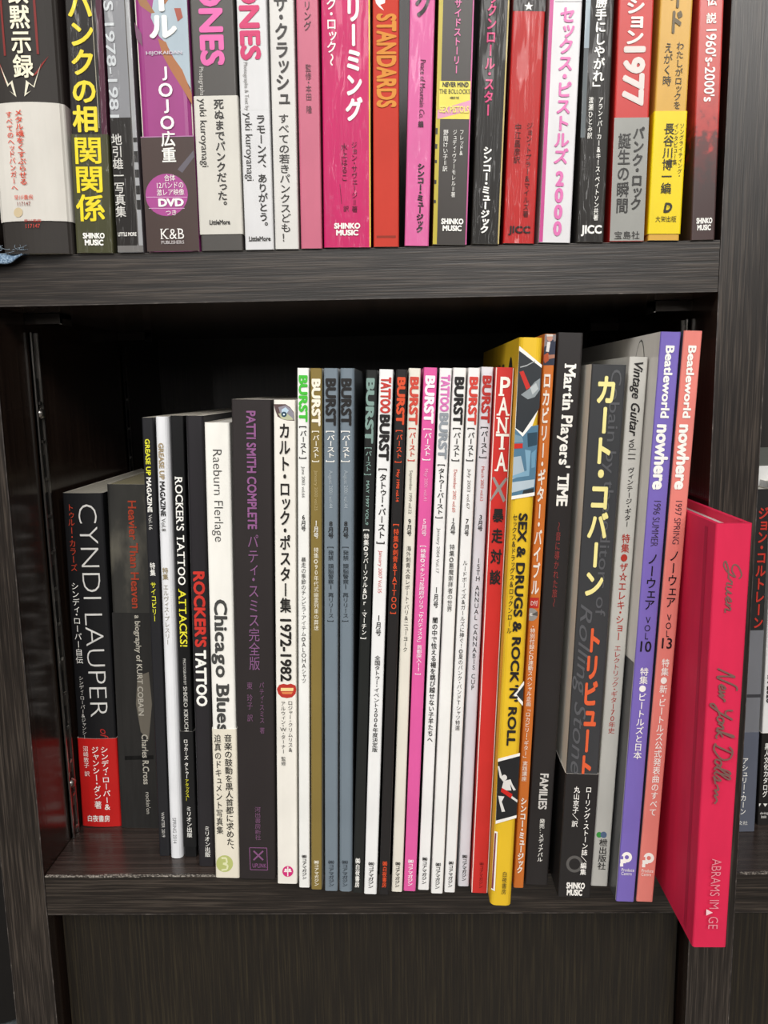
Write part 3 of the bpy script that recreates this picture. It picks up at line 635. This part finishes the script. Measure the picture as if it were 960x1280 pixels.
make_book('book', 'slim orange book with a small photo of a seated guitarist at its top',
    ((679.8, 418.4), (696.4, 418), (641.7, 1110), (654.6, 1110.6)), .21, '#cf7431', [
    ('P', Z1([(545, 108), (664, 108), (650, 388), (530, 388)]), '#2f3446'), ('P', Z1([(550, 108), (664, 108), (660, 180), (548, 230)]), '#7d7577'), ('P', Z1([(580, 170), (630, 170), (655, 230), (645, 300), (600, 290), (570, 250)]), '#2b3043'),
    ('P', Z1([(578, 185), (605, 190), (590, 275), (565, 270)]), '#d9d6d4'), ('C', 687.2, 422.5, 3.6, '#ba8a7a', 4.4), ('P', Z1([(570, 118), (625, 118), (625, 140), (572, 142)]), '#cfc8c0'),
    ('P', Z1([(548, 300), (580, 280), (600, 310), (585, 350), (555, 372), (540, 340)]), '#b4522b'), ('P', Z1([(585, 300), (640, 295), (640, 325), (590, 335)]), '#a8745f'),
    ('V', 'ロカビリー・ギター・バイブル', 464, 744, .42, .72, '#f3ede4', B_(.03)), ('B', 747, 760, 0, .85, '#c03028'), ('H', 'D付', 753.5, 7, .42, .62, WH), ('C', 664, 768, 8, '#9a9896'), ('C', 664, 768, 2, '#d9d8d6'), ('P', [(664, 768), (672, 764), (672, 770)], '#5d5b59'),
    ('V', '・特別付録CD連動スペシャル企画「ロカビリー・ギター」実践講座', 781, 976, .42, .5, '#f3ede4', B_(.01)), ('V', 'シンコー・ミュージック', 996, 1091, .5, .62, '#f3ede4', B_(.045))])
make_book('magazine', 'tall black magazine with white bold serif title, right of the slim orange book',
    ((696.4, 417), (730.6, 417), (656, 1106), (684.8, 1107.6)), .21, '#2b2828', [
    ('R', "Martin Players' TIME", 455, 632, .56, .42, WH, {'serif': True, 'bold': .03}), ('V', '〜音に導かれた旅〜', 652, 759, .5, .22, '#8f3c3a'),
    ('R', 'FAMILIES', 967, 1011, .55, .34, '#d6d3cf', B_(.03)), ('V', '発売：メディアパル', 1023, 1077, .58, .24, WH, B_(.012))], cat='magazine', right='#2b2828')
fa = '#58595c'
make_book('book', 'charcoal book with hand-drawn yellow and orange lettering and black paper band',
    ((739.5, 457.5), (784, 456.5), (696, 1121), (738.7, 1123)), .15, '#3a3b3d', [
    ('R', 'Cobain by the editors of', 462, 770, .72, .3, fa), ('R', 'Rolling Stone', 755, 968, .3, .36, fa, {'shear': .35}),
    ('V', 'カート・コバーン', 468, 747, .46, .62, '#ece195', B_(.04)), ('V', 'トリビュート', 783, 974, .58, .48, '#db6039', B_(.045))],
    band=dict(y=(967, None), col='#272525', edge='#c9c5bd', items=[('C', 718, 1079.5, 10.5, '#5a5856'), ('C', 718, 1079.5, 7, '#272525'), ('V', 'ローリング・ストーン誌／編集', 982, 1093, .73, .2, WH, B_(.015)), ('V', '丸山京子／訳', 982, 1033, .36, .2, WH, B_(.015)),
        ('H', 'SHINKO', 1106, 7, .52, .58, WH, B_(.05)), ('H', 'MUSIC', 1114.5, 7, .5, .48, WH, B_(.05))]), left='#e4dfd4', right='#a29e95', style='g')
make_book('magazine', 'silver-grey magazine with black script title and red feature line, right of the charcoal book',
    ((785, 447.5), (812.8, 446.5), (738.9, 1107.5), (759, 1109)), .21, '#c3c1bb', [
    ('R', 'Vintage Guitar', 453, 545, .5, .46, BK, {'shear': .3, 'bold': .02}), ('R', 'vol.11', 549, 574, .5, .4, BK), ('V', 'ヴィンテージ・ギター', 584, 659, .52, .36, BK, B_(.01)),
    ('V', '特集●ザ☆エレキ・ショー', 667, 801, .52, .46, '#b2372c', B_(.012)), ('V', 'エレクトリック・ギター70年史', 806, 917, .52, .4, '#b2372c'),
    ('C', 749, 1043.5, 3.6, '#3f9a44'), ('C', 754.5, 1043.5, 4, '#5a6d8c'), ('V', '枻出版社', 1048, 1087, .55, .5, BK, B_(.012))], cat='magazine')
def where(label, quad, col, season, num, feat, sy, ky, vy, ny, fy, ly, lc, **kw):
    it = [('R', 'Beatleworld', 432.6, 522, .5, .4, WH, B_(.034)), ('R', 'nowhere', 531.5, 611, .5, .62, WH, B_(.045)), ('R', season, sy[0], sy[1], .5, .36, '#3a2f3c', {'off': -.01}), ('V', 'ノーウェア', ky[0], ky[1], .5, .58, '#1f1b20', B_(.012)),
          ('V', 'VOL', vy[0], vy[1], .5, .34, '#2a242b'), ('H', num, ny, 13, .5, .56, '#1f1b20', B_(.015)), ('V', feat, fy[0], fy[1], .52, .46, WH, B_(.012)),
          ('C', lc+2, ly-2.5, 6.5, WH), ('C', lc+2, ly-2.5, 2.6, col), ('P', [(lc-6, ly), (lc+1, ly), (lc+1, ly+5), (lc-6, ly+5)], WH), ('P', [(lc-6.5, ly+5), (lc-2.5, ly+5), (lc-2.5, ly+9), (lc-6.5, ly+9)], WH), ('P', [(lc-6.5, ly-4), (lc-2.5, ly-4), (lc-2.5, ly), (lc-6.5, ly)], col),
          ('H', 'Produce', ly+13, 4, .5, .7, WH), ('H', 'Centre', ly+17.5, 4, .44, .58, WH)]
    return make_book('magazine', label, quad, .21, col, it, cat='magazine', **kw)
SV = '#e0dcd6'
oval = [(.030+.012*math.cos(6.2832*i/28), .250+.040*math.sin(6.2832*i/28)) for i in range(28)]
oval2 = [(.030+.0113*math.cos(6.2832*i/28), .250+.0392*math.sin(6.2832*i/28)) for i in range(28)]
where('tall violet magazine with white rounded title, left of the salmon one', ((825.3, 416.3), (852.6, 415.4), (769.6, 1127), (793.2, 1128.5)), '#7666b4', '1996 SUMMER', '10', '特集●ビートルズと日本', (626, 683), (691, 763), (770, 800), 808, (834, 949), 1074, 781.5, left=PHOTO_SILVER if False else SV,
      left_items=[([(0.0015, .0), (.2, .0), (.2, .115), (0.0015, .13)], '#4b4c4d'), (oval, '#3a3a3a'), (oval2, SV)])
where('tall salmon-pink magazine with white rounded title, right of the violet one', ((853.8, 414.8), (880, 414), (793.9, 1127), (817.7, 1128.8)), '#de8076', '1997 SPRING', '13', '特集●新・ビートルズ公式発表曲のすべて', (626, 680), (687, 760), (767, 797), 804, (823, 1020), 1075, 809, left='#4f5660', tshrink=.0012)
sg = '#75554f'
make_book('book', 'bright pink cloth hardcover with embossed script, jutting out in front of the shelf',
    ((893, 656.5), (943.5, 654), (863.6, 1184.6), (910, 1184.6)), .16, '#d3264c', [
    ('S', 'Gruen', 699, 768, .52, .42, sg, .05), ('S', 'New York Dolls~', 836, 1003, .5, .5, sg, .05), ('R', 'ABRAMS IM', 1071, 1133, .52, .28, '#dc8d98', {'off': -.008}), ('P', [(881.5, 1134), (889.5, 1138.4), (881.2, 1142)], '#ecc9cd'), ('R', 'GE', 1143, 1158, .52, .28, '#dc8d98', {'off': -.008})],
    hard=True, tshrink=.0016, style='m', pg='#dedad6', r=.0012, left_items=[([(.009, .003), (.0125, .003), (.0125, -.003), (.009, -.003)], '#b81f41')])

# ------------------------------------------------------------------ bay to the right of the upright
make_book('book', 'black and grey book with red katakana title, partly hidden behind the right upright',
    ((931, 612), (964.5, 612), (911, 1040), (943.7, 1039)), .15, '#2a2929', [
    ('B', 788, 1041, 0, 1, '#74757a'), ('B', 868, 872, 0, 1, '#3c3c40'), ('V', 'ジョン・コルトレーン', 633, 786, .74, .42, '#c0382c', B_(.03))],
    band=dict(y=(915, None), col='#5b5f6c', edge='#8d9098', items=[('V', 'アシュリー・カーン', 946, 1018, .48, .26, WH, B_(.015)), ('H', '文社', 1028, 5, .5, .4, WH)]), pg='#d6d2c8')
make_book('book', 'white book with black paper band at the right edge of the photo',
    ((967, 604), (1003, 604), (945.5, 1031), (981, 1031)), .15, '#e9e8e6', [('R', 'IN 2020', 844, 878, .2, .2, BK, B_(.03))],
    band=dict(y=(916, None), col='#201d1c', items=[('V', '黒人文化カタログ', 928, 996, .2, .2, WH, B_(.02)), ('P', [(946, 1004), (951, 1004), (948.5, 1008)], WH), ('P', [(953.5, 1004), (959, 1004), (956, 1008)], WH), ('H', 'ele-king', 1016, 4, .2, .3, WH), ('H', 'books', 1020, 4, .2, .2, WH)]))
# a booklet lying flat across the two books of the right bay
p = on_y(958, 612, .045)
fb = MB(); zt = p.z
d1 = on_y(958, 597, .066); d2 = on_y(958, 582, .066)
fbx0, fbx1 = XR2+.0015, XR2+.12
fb.box(fbx0, fbx1, .066, .20, d1.z-.0125, d2.z, paper('#dcdcda', 'm'), top=paper('#7d8079', 'g'))
fbo = fb.build('booklet', bevel=.0006); tag(fbo, 'white booklet lying flat on top of the books in the right bay', 'booklet')

# ------------------------------------------------------------------ upper shelf, from the left
def up(label, tl, tr, bl, br, col, items=(), band=None, H=.21, dY=0, name='book', **kw):
    return make_book(name, label, ((tl, 0), (tr, 0), (bl, 312-bl*.0117), (br, 312-br*.0117)), kw.pop('depth', .14), col, items, band, shelf='U', Y=-.0012+dY, H=H, **kw)
SHK = lambda y, c, w: [('H', 'SHINKO', y, 6.5, c, w, WH, B_(.05)), ('H', 'MUSIC', y+8.5, 6.5, c, w*.85, WH, B_(.05))]
def bolt(sx):
    f = lambda pts: [(sx(x/6.857), y/6.857) for x, y in pts]
    return [('P', f([(0, 530), (20, 560), (100, 755), (75, 730)]), '#8f2b27'), ('P', f([(20, 572), (92, 765), (120, 738), (150, 830), (108, 800), (172, 855), (136, 712), (100, 742)]), '#ded9c4')]
up('thick black book with cream kanji and wide white paper band, first on the upper shelf', -22.7, 71, 2, 93.5, '#302c29', [
    ('V', '鉄黙示録', -21, 102, .53, .28, '#efe9cf', B_(.024)), ('B', -5, 73, .27, .3, '#7c2a27'), ('B', -5, 71, .72, .75, '#7c2a27')]
    + bolt(lambda x: x) + [('P', [(63, 72), (54, 84), (50, 95), (44, 100)], '#8f2b27'), ('P', [(54.5, 82), (46, 111), (37, 104), (35, 124), (43, 117), (37.5, 120), (40.5, 108), (47, 113)], '#ded9c4'),
    ('H', '早川書房', 278, 4, .5, .24, '#b5392f'), ('H', '117147', 284.5, 5, .5, .2, '#c5443a')],
    band=dict(y=(131, 278), col='#cfcbc3', style='m', items=[('V', 'メタル魂をくすぶらせる', 140, 234, .42, .12, '#d4492f', B_(.015)), ('V', 'すべてのヘッドバンガーへ', 142, 241, .28, .1, '#d4492f', B_(.01)), ('H', '早川書房', 249, 6, .4, .27, '#d4492f'), ('H', '117147', 257, 5, .4, .19, '#8a3d35'), ('C', 27, 267.5, 6, '#c9b795')]),
    bulge=.0035, style='m', depth=.15, r=.002)
up('black book in shrink wrap with yellow kanji title and olive paper band', 80, 127, 94, 143, '#211e1c', [
    ('V', 'パンクの相', -12, 166, .42, .72, '#e6d23a', B_(.03)), ('B', -10, 168, .84, 1, '#4a2033'), ('L', [(114, 0), (124, 160)], .8, '#a5a08e')],
    band=dict(y=(168, None), col='#44442d', items=[('V', '関関係', 170, 278, .45, .84, '#e8d42c', B_(.022))]+SHK(295, .5, .6)), style='w', depth=.19, left='#6d2240', right='#4a2033')
up('silver and black photo book in crinkled clear wrap, left of the purple book', 127, 163, 147, 179, '#85868a', [
    ('R', 'PUNKS 1978-1981', -80, 147, .2, .34, '#c3c7ca', B_(.02)), ('B', 147, 308, 0, .8, '#24211f'), ('B', -5, 330, .8, .84, '#55524f'), ('B', -5, 330, .84, 1, '#9b9c9e'), ('B', 172, 178, .85, 1, '#2b2928'), ('B', 189, 203, .85, 1, '#2b2928'), ('B', 212, 222, .85, 1, '#2b2928'), ('B', 232, 243, .85, 1, '#2b2928'), ('B', 250, 262, .85, 1, '#2b2928'),
    ('V', '地引雄一写真集', 167, 272, .22, .42, '#d2d0cb', B_(.012)), ('H', 'LITTLE MORE', 293, 4.5, .42, .72, '#e4e2dd', B_(.03)), ('B', 307, 316, 0, 1, '#6f6d6b')], style='w', depth=.18, right='#5d5c5b')
Q = lambda pts: [(120+x/6.857, y/6.857) for x, y in pts]
DV = '#a5468c'
up('purple book with pink disc sticker printed near its foot, beside the silver photo book', 165, 234.5, 183, 250, '#963a7c', [
    ('P', Q([(500, -60), (775, -60), (812, 760), (700, 560), (600, 370), (540, 310), (470, 150)]), '#a3b2bc'), ('P', Q([(530, 330), (600, 360), (640, 460), (740, 600), (835, 800), (838, 900), (760, 790), (640, 600), (570, 470)]), '#a3673d'), ('P', Q([(350, -20), (420, -20), (505, 110), (470, 115), (380, 50)]), '#97683f'), ('P', Q([(560, -30), (640, -30), (590, 40)]), '#a3673d'),
    ('P', Q([(670, 70), (725, 70), (745, 150), (700, 185)]), '#a04c3a'), ('P', Q([(330, 190), (390, 290), (400, 400), (345, 330)]), '#6f4560'),
    ('B', 171, 330, 0, 1, '#43332f'), ('B', 170.3, 171.4, 0, 1, '#b07aa6'), ('P', [(222, 212), (242, 188), (243, 196), (228, 216)], '#5f5a63'),
    ('V', 'ール', -17, 50, .53, .52, WH, B_(.05)), ('H', 'HIJOKAIDAN', 67, 5.5, .53, .66, '#c9c2cc', B_(.02)), ('V', 'JOJO広重', 82, 204, .52, .28, WH, B_(.025)),
    ('C', 208.5, 243.7, 26.5, DV), ('H', '合体', 222.5, 8, .51, .21, WH), ('H', '12バンドの', 231.5, 8, .51, .5, WH), ('H', '激レア映像', 240.5, 8, .51, .52, WH), ('L', [(183, 246.5), (234, 246.5)], .6, '#d9b6d2'), ('H', 'DVD', 253.5, 9, .51, .46, WH, B_(.05)), ('L', [(186, 260.5), (231, 260.5)], .6, '#d9b6d2'), ('H', 'つき', 266, 6.5, .5, .2, WH),
    ('H', 'K&B', 292.5, 13, .5, .45, '#ece8e4', {'serif': True}), ('H', 'PUBLISHERS', 303, 4, .5, .44, '#cfc8c8', {'serif': True})], r=.004, style='g')
up('dark grey book with pink capitals cut by the frame and white paper band', 235.5, 293, 250, 305, '#494643', [
    ('R', 'RAMONES', -112, 81, .47, .5, '#dd62a6', B_(.04)), ('R', 'Photographs & Text by', 84, 150, .2, .1, '#c9c6c0')],
    band=dict(y=(120, 293), col='#cdcac1', style='g', items=[('V', '死ぬまでパンクだった。', 124, 264, .57, .24, '#2f2d2b', B_(.018)), ('R', 'yuki kuroyanagi', 124, 209, .2, .16, '#2f2d2b'), ('H', 'LittleMore', 278, 5.5, .48, .48, '#2f2d2b', B_(.03))]))
up('white book with magenta capitals cut by the frame, right of the dark grey one', 294.5, 333.5, 305.6, 343.2, '#d2d2d3', [
    ('R', 'RAMONES', -110, 74, .42, .62, '#c92c66', B_(.04)), ('R', 'Photographs & Text by', 78, 138, .24, .13, '#8a8886'), ('R', 'yuki kuroyanagi', 141, 226, .27, .24, '#2f2d2b'), ('V', 'ラモーンズ、ありがとう。', 143, 289, .68, .34, '#2f2d2b', B_(.02)), ('H', 'LittleMore', 298.5, 5.5, .52, .74, '#2f2d2b', B_(.03)), ('B', 137, 138, 0, 1, '#cfcfcf')])
up('white book with large black katakana title down its spine, left of the rose one', 334.5, 368.5, 343.8, 373.6, '#d2d0cc', [
    ('V', 'ザ・クラッシュ', -8, 132, .48, .6, '#33302e', B_(.028)), ('V', 'すべての若きパンクスども！', 142, 303, .48, .46, '#33302e', B_(.008))])
up('plain dusty-rose book with small dark lettering, left of the magenta one', 369, 398.5, 375.6, 403.2, '#c0637b', [('V', 'ーリング', -12, 39, .5, .36, '#4a2f35', B_(.01)), ('V', '監修・本田 隆', 80, 142, .5, .28, '#53353b')])
up('wide magenta book with white katakana title, its foot slightly crumpled', 400, 463.5, 404.5, 464, '#c01f60', [
    ('B', -5, 320, .97, 1, '#d8b746'), ('V', 'リーミング', -3, 152, .66, .36, WH, B_(.045)), ('V', 'ク・ロック〜', -3, 83, .21, .22, WH, B_(.02)), ('V', 'ジョン・サヴェージ＝著', 177, 266, .66, .13, '#3d1424'), ('V', '水上はるこ', 179, 227, .45, .14, '#3d1424'), ('L', [(425, 230), (427, 255)], .6, '#3d1424'), ('V', '訳', 257, 265, .48, .12, '#3d1424')]+SHK(282.5, .5, .54), style='w')
up('red book with large orange-yellow capitals, right of the wide magenta one', 465, 499.5, 466, 499.5, '#c13829', [
    ('R', 'STANDARDS', 18, 134, .52, .68, '#d68c3b', B_(.04)), ('P', [(468, -6), (482, -6), (481, 4), (475, 6), (480, 13), (474, 9), (470, 4)], WH), ('H', 'YENTO FM BOX', 296, 3, .5, .75, '#6b2a1c')][:2]+[('B', 294.5, 297.5, .12, .88, '#8d3122')], style='m')
up('bubblegum-pink book leaning right, between the red and dark grey ones', 512, 544.5, 504.5, 537, '#d4649c', [
    ('V', 'ク', -13, 23, .52, .7, '#2a2224', B_(.04)), ('R', 'Peace of Mountain', 75, 134, .58, .2, '#42202f'), ('R', 'Co.', 137, 148, .58, .2, '#42202f', {'shear': .3}), ('V', '編', 151, 159.5, .55, .22, '#42202f', B_(.03)), ('V', 'シンコー・ミュージック', 204, 291, .6, .3, '#2a2224', B_(.05))], style='w')
pk = '#dc6fa4'
up('dark grey book with a yellow record-sleeve strip across its spine', 547.5, 594, 540.5, 583.4, '#332d29', [
    ('B', -5, 330, 0, .12, '#b9a833'), ('B', 160, 168, .0, .06, '#23201e'), ('B', 180, 186, .0, .06, '#23201e'), ('B', 200, 204, .0, .06, '#23201e'), ('B', 225, 230, .0, .06, '#23201e'), ('B', 250, 254, .0, .06, '#23201e'), ('B', -5, 330, .96, 1, '#b8518a'), ('V', 'ンサイドストーリー', -13, 93, .55, .22, pk, B_(.025)), ('B', 101.5, 149, .08, .97, '#dfd14e'),
    ('H', 'NEVER MIND', 106, 5.5, .54, .74, BK, B_(.03)), ('H', 'THE BOLLOCKS', 114.5, 5.5, .52, .88, BK, {'serif': True}), ('H', "HERE'S THE", 122.5, 2.5, .52, .26, BK, B_(.03)), ('P', [(547, 138), (589.5, 125), (589.5, 138), (546.5, 149)], '#d591b0'), ('R', ' ', 0, 1, .5, .1, WH)][:-1]+[
    ('H', 'SEX PISTOLS', 137, 8, .52, .84, '#e9dc6e', B_(.03)), ('V', 'フレッド&', 162, 195, .76, .13, WH), ('V', 'ジュディ・ヴァーモレル＝著', 162, 247, .56, .13, WH), ('V', '野間けい子＝訳', 162, 215, .3, .15, WH)]+SHK(277, .56, .64), left='#b9a833', style='g')
up('glossy black book with crinkled wrap and rose-pink katakana title', 599.5, 637.5, 587.5, 624.6, '#1c1916', [
    ('B', -5, 330, .95, 1, '#b9a66a'), ('V', 'ックンロール・スター', -9, 146, .42, .36, '#cf4478', B_(.03)), ('V', 'シンコー・ミュージック', 183, 292, .46, .32, WH, B_(.05))], style='w')
up('red book in clear wrap with a small white star at its top', 641, 683, 628, 668.5, '#b2201f', [
    ('B', -5, 14, 0, 1, '#2f2b2a'), ('P', [(661+6*(1 if i % 2 == 0 else .42)*math.sin(i*math.pi/5), 8-6*(1 if i % 2 == 0 else .42)*math.cos(i*math.pi/5)) for i in range(10)], WH), ('V', 'ジョン・トプラー&マイルズ著', 153, 272, .68, .2, '#2b1917'), ('V', '中江昌彦訳', 154, 205, .32, .22, '#2b1917'), ('H', 'JICC', 288.5, 11, .5, .68, '#2b1917', B_(.04))], style='w')
up('white book with bubblegum-pink katakana and numerals, a magenta strip along its edge', 684, 732, 669.5, 717.3, '#d6d5d7', [
    ('B', -5, 330, 0, .115, '#bf3b86'), ('L', [(694, 2), (728, 2)], .8, '#77757a'), ('V', 'セックス・ピストルズ', 8, 206, .56, .48, '#d76cab', B_(.035)), ('V', '2000', 213, 296, .56, .42, '#d76cab', B_(.05))], tshrink=.0030)
up('black book with white title and two white author columns, right of the white-and-pink one', 733, 768, 718.2, 757, '#211e1b', [
    ('B', -5, 60, 0, .17, '#9aa9b1'), ('B', 60, 172, 0, .16, '#5d6467'), ('V', '勝手にしやがれ」', -5, 118, .54, .4, WH, B_(.03)), ('V', 'アラン・パーカー&キース・ペイトソン共著', 121, 276, .66, .18, WH, B_(.015)), ('V', '渡瀬ひとみ訳', 121, 174, .32, .18, WH, B_(.01)), ('H', 'JICC', 288.5, 13, .52, .72, WH, B_(.04))], style='w')
up('red and silver book with white and black lettering, left of the mustard one', 772, 819.5, 762, 804.5, '#c02e2b', [
    ('V', 'ション', -3, 57, .48, .55, '#e6dcd6', B_(.04)), ('R', '1977', 60, 131, .5, .55, '#d9d0ca', B_(.05)), ('B', 147, 330, 0, 1, '#94948f'), ('V', 'パンク・ロック', 158, 263, .72, .34, '#2e2c2a', B_(.03)), ('V', '誕生の瞬間', 166, 267, .32, .38, '#2e2c2a', B_(.016)), ('H', '宝島社', 294, 10, .5, .74, '#2e2c2a')], style='g')
up('mustard book with bright yellow paper band at its lower half', 825.5, 867, 807.5, 851.5, '#cd9f42', [
    ('V', 'イド', -20, 43, .5, .46, '#5b4a22', B_(.05)), ('V', 'わたしがロックを', 52, 137, .68, .24, '#3f351d', B_(.008)), ('V', 'えがく時', 53, 108, .32, .28, '#3f351d', B_(.008))],
    band=dict(y=(139, 292.5), col='#e6cb14', items=[('V', '長谷川博一編', 154, 243, .47, .34, '#2e2a18', B_(.014)), ('V', 'ソングライティング・', 154, 222, .87, .15, '#2e2a18'), ('V', 'インタビュー集', 154, 207, .7, .15, '#2e2a18'), ('H', 'D', 260, 11, .56, .24, '#2e2a18', {'bold': .05, 'shear': .2}), ('H', 'D', 260, 5.5, .56, .1, '#e6cb14', {'bold': .03, 'shear': .2}), ('H', '大栄出版', 274, 7.5, .52, .66, '#2e2a18')]))
up('red book fading to a dark crowd scene, last one against the right upright', 873.5, 906, 862.5, 894.6, CROWD, [
    ('V', '伝', -7, 8, .5, .42, WH, B_(.025)), ('V', '説', 16, 30, .5, .42, WH, B_(.025)), ('R', "1960's-2000's", 37, 127, .52, .4, WH, B_(.02))]+SHK(276, .52, .64), style='g')

# ------------------------------------------------------------------ frayed denim corner lying over the upper shelf edge, and dark cloth beyond the left side
DEN = cloth_mat('blue_denim_weave', '#4b6580', '#93a9bd', 1400)
def sheet(name, f, nu, nv, mat, th):
    mb = MB(); pts = [f(u/nu, v/nv) for v in range(nv+1) for u in range(nu+1)]
    mb.add([tuple(p) for p in pts], [[v*(nu+1)+u, v*(nu+1)+u+1, (v+1)*(nu+1)+u+1, (v+1)*(nu+1)+u] for v in range(nv) for u in range(nu)], mat)
    o = mb.build(name, smooth=True); md = o.modifiers.new('thickness', 'SOLIDIFY'); md.thickness = th; return o
tip = on_y(33, 317.5, -.004); bot = on_y(-14, 345, -.008)
def den(u, v):
    # from a point at the right to a wider fold at the left, draped over the board edge
    x = tip.x-(.026)*u; w = .0015+.011*u**.8
    a = v*w
    z = U1+.0012-max(0, a-.002)*1.0+.0012*math.sin(9*u+2)*v
    y = .003-min(a, .004)*2.0-.001*math.sin(14*u)*v
    return Vector((x, y, z))
dn = sheet('denim_scrap', den, 22, 10, DEN, .0008)
tag(dn, 'frayed blue denim corner draped over the left end of the upper shelf', 'cloth')
def thread(pts, r, mat, parent):
    c = bpy.data.curves.new('thread', 'CURVE'); c.dimensions = '3D'; c.bevel_depth = r; c.bevel_resolution = 1
    s = c.splines.new('POLY'); s.points.add(len(pts)-1)
    for q, p_ in zip(s.points, pts): q.co = (*p_, 1)
    o = bpy.data.objects.new('thread', c); dg = None; COL.objects.link(o)
    me = bpy.data.meshes.new_from_object(o.evaluated_get(bpy.context.evaluated_depsgraph_get())); bpy.data.objects.remove(o)
    me.materials.clear(); me.materials.append(mat)
    o = bpy.data.objects.new('loose_thread', me); COL.objects.link(o); o.parent = parent; return o
TH = cloth_mat('pale_thread', '#6d7d8c', '#94a3af')
for k in range(9):
    a0 = random.uniform(0, 3.1); x0 = tip.x-random.uniform(0, .016); pts = []
    for i in range(7):
        t_ = i/6; pts.append((x0+.011*t_*math.cos(a0*.9)+.002*math.sin(5*t_+k), -.0045-.001*t_, U1+.0012+.004*t_*math.sin(a0)+.0012*math.sin(4*t_+a0)))
    thread(pts, .00009, TH, dn)
GC = cloth_mat('dark_grey_cloth', '#33373a', '#4c5153', 500)
def gcl(u, v):
    return Vector((XL-FT-.075+.0735*u-.008*v*u, .012+.012*math.sin(7*u+2*v)+.02*(1-u), Z0-.365-.50*v+.012*math.sin(5*u)+.006*u))
gc = sheet('hanging_cloth', gcl, 24, 24, GC, .003)
tag(gc, 'dark grey folded cloth at the lower left beside the bookcase', 'cloth')
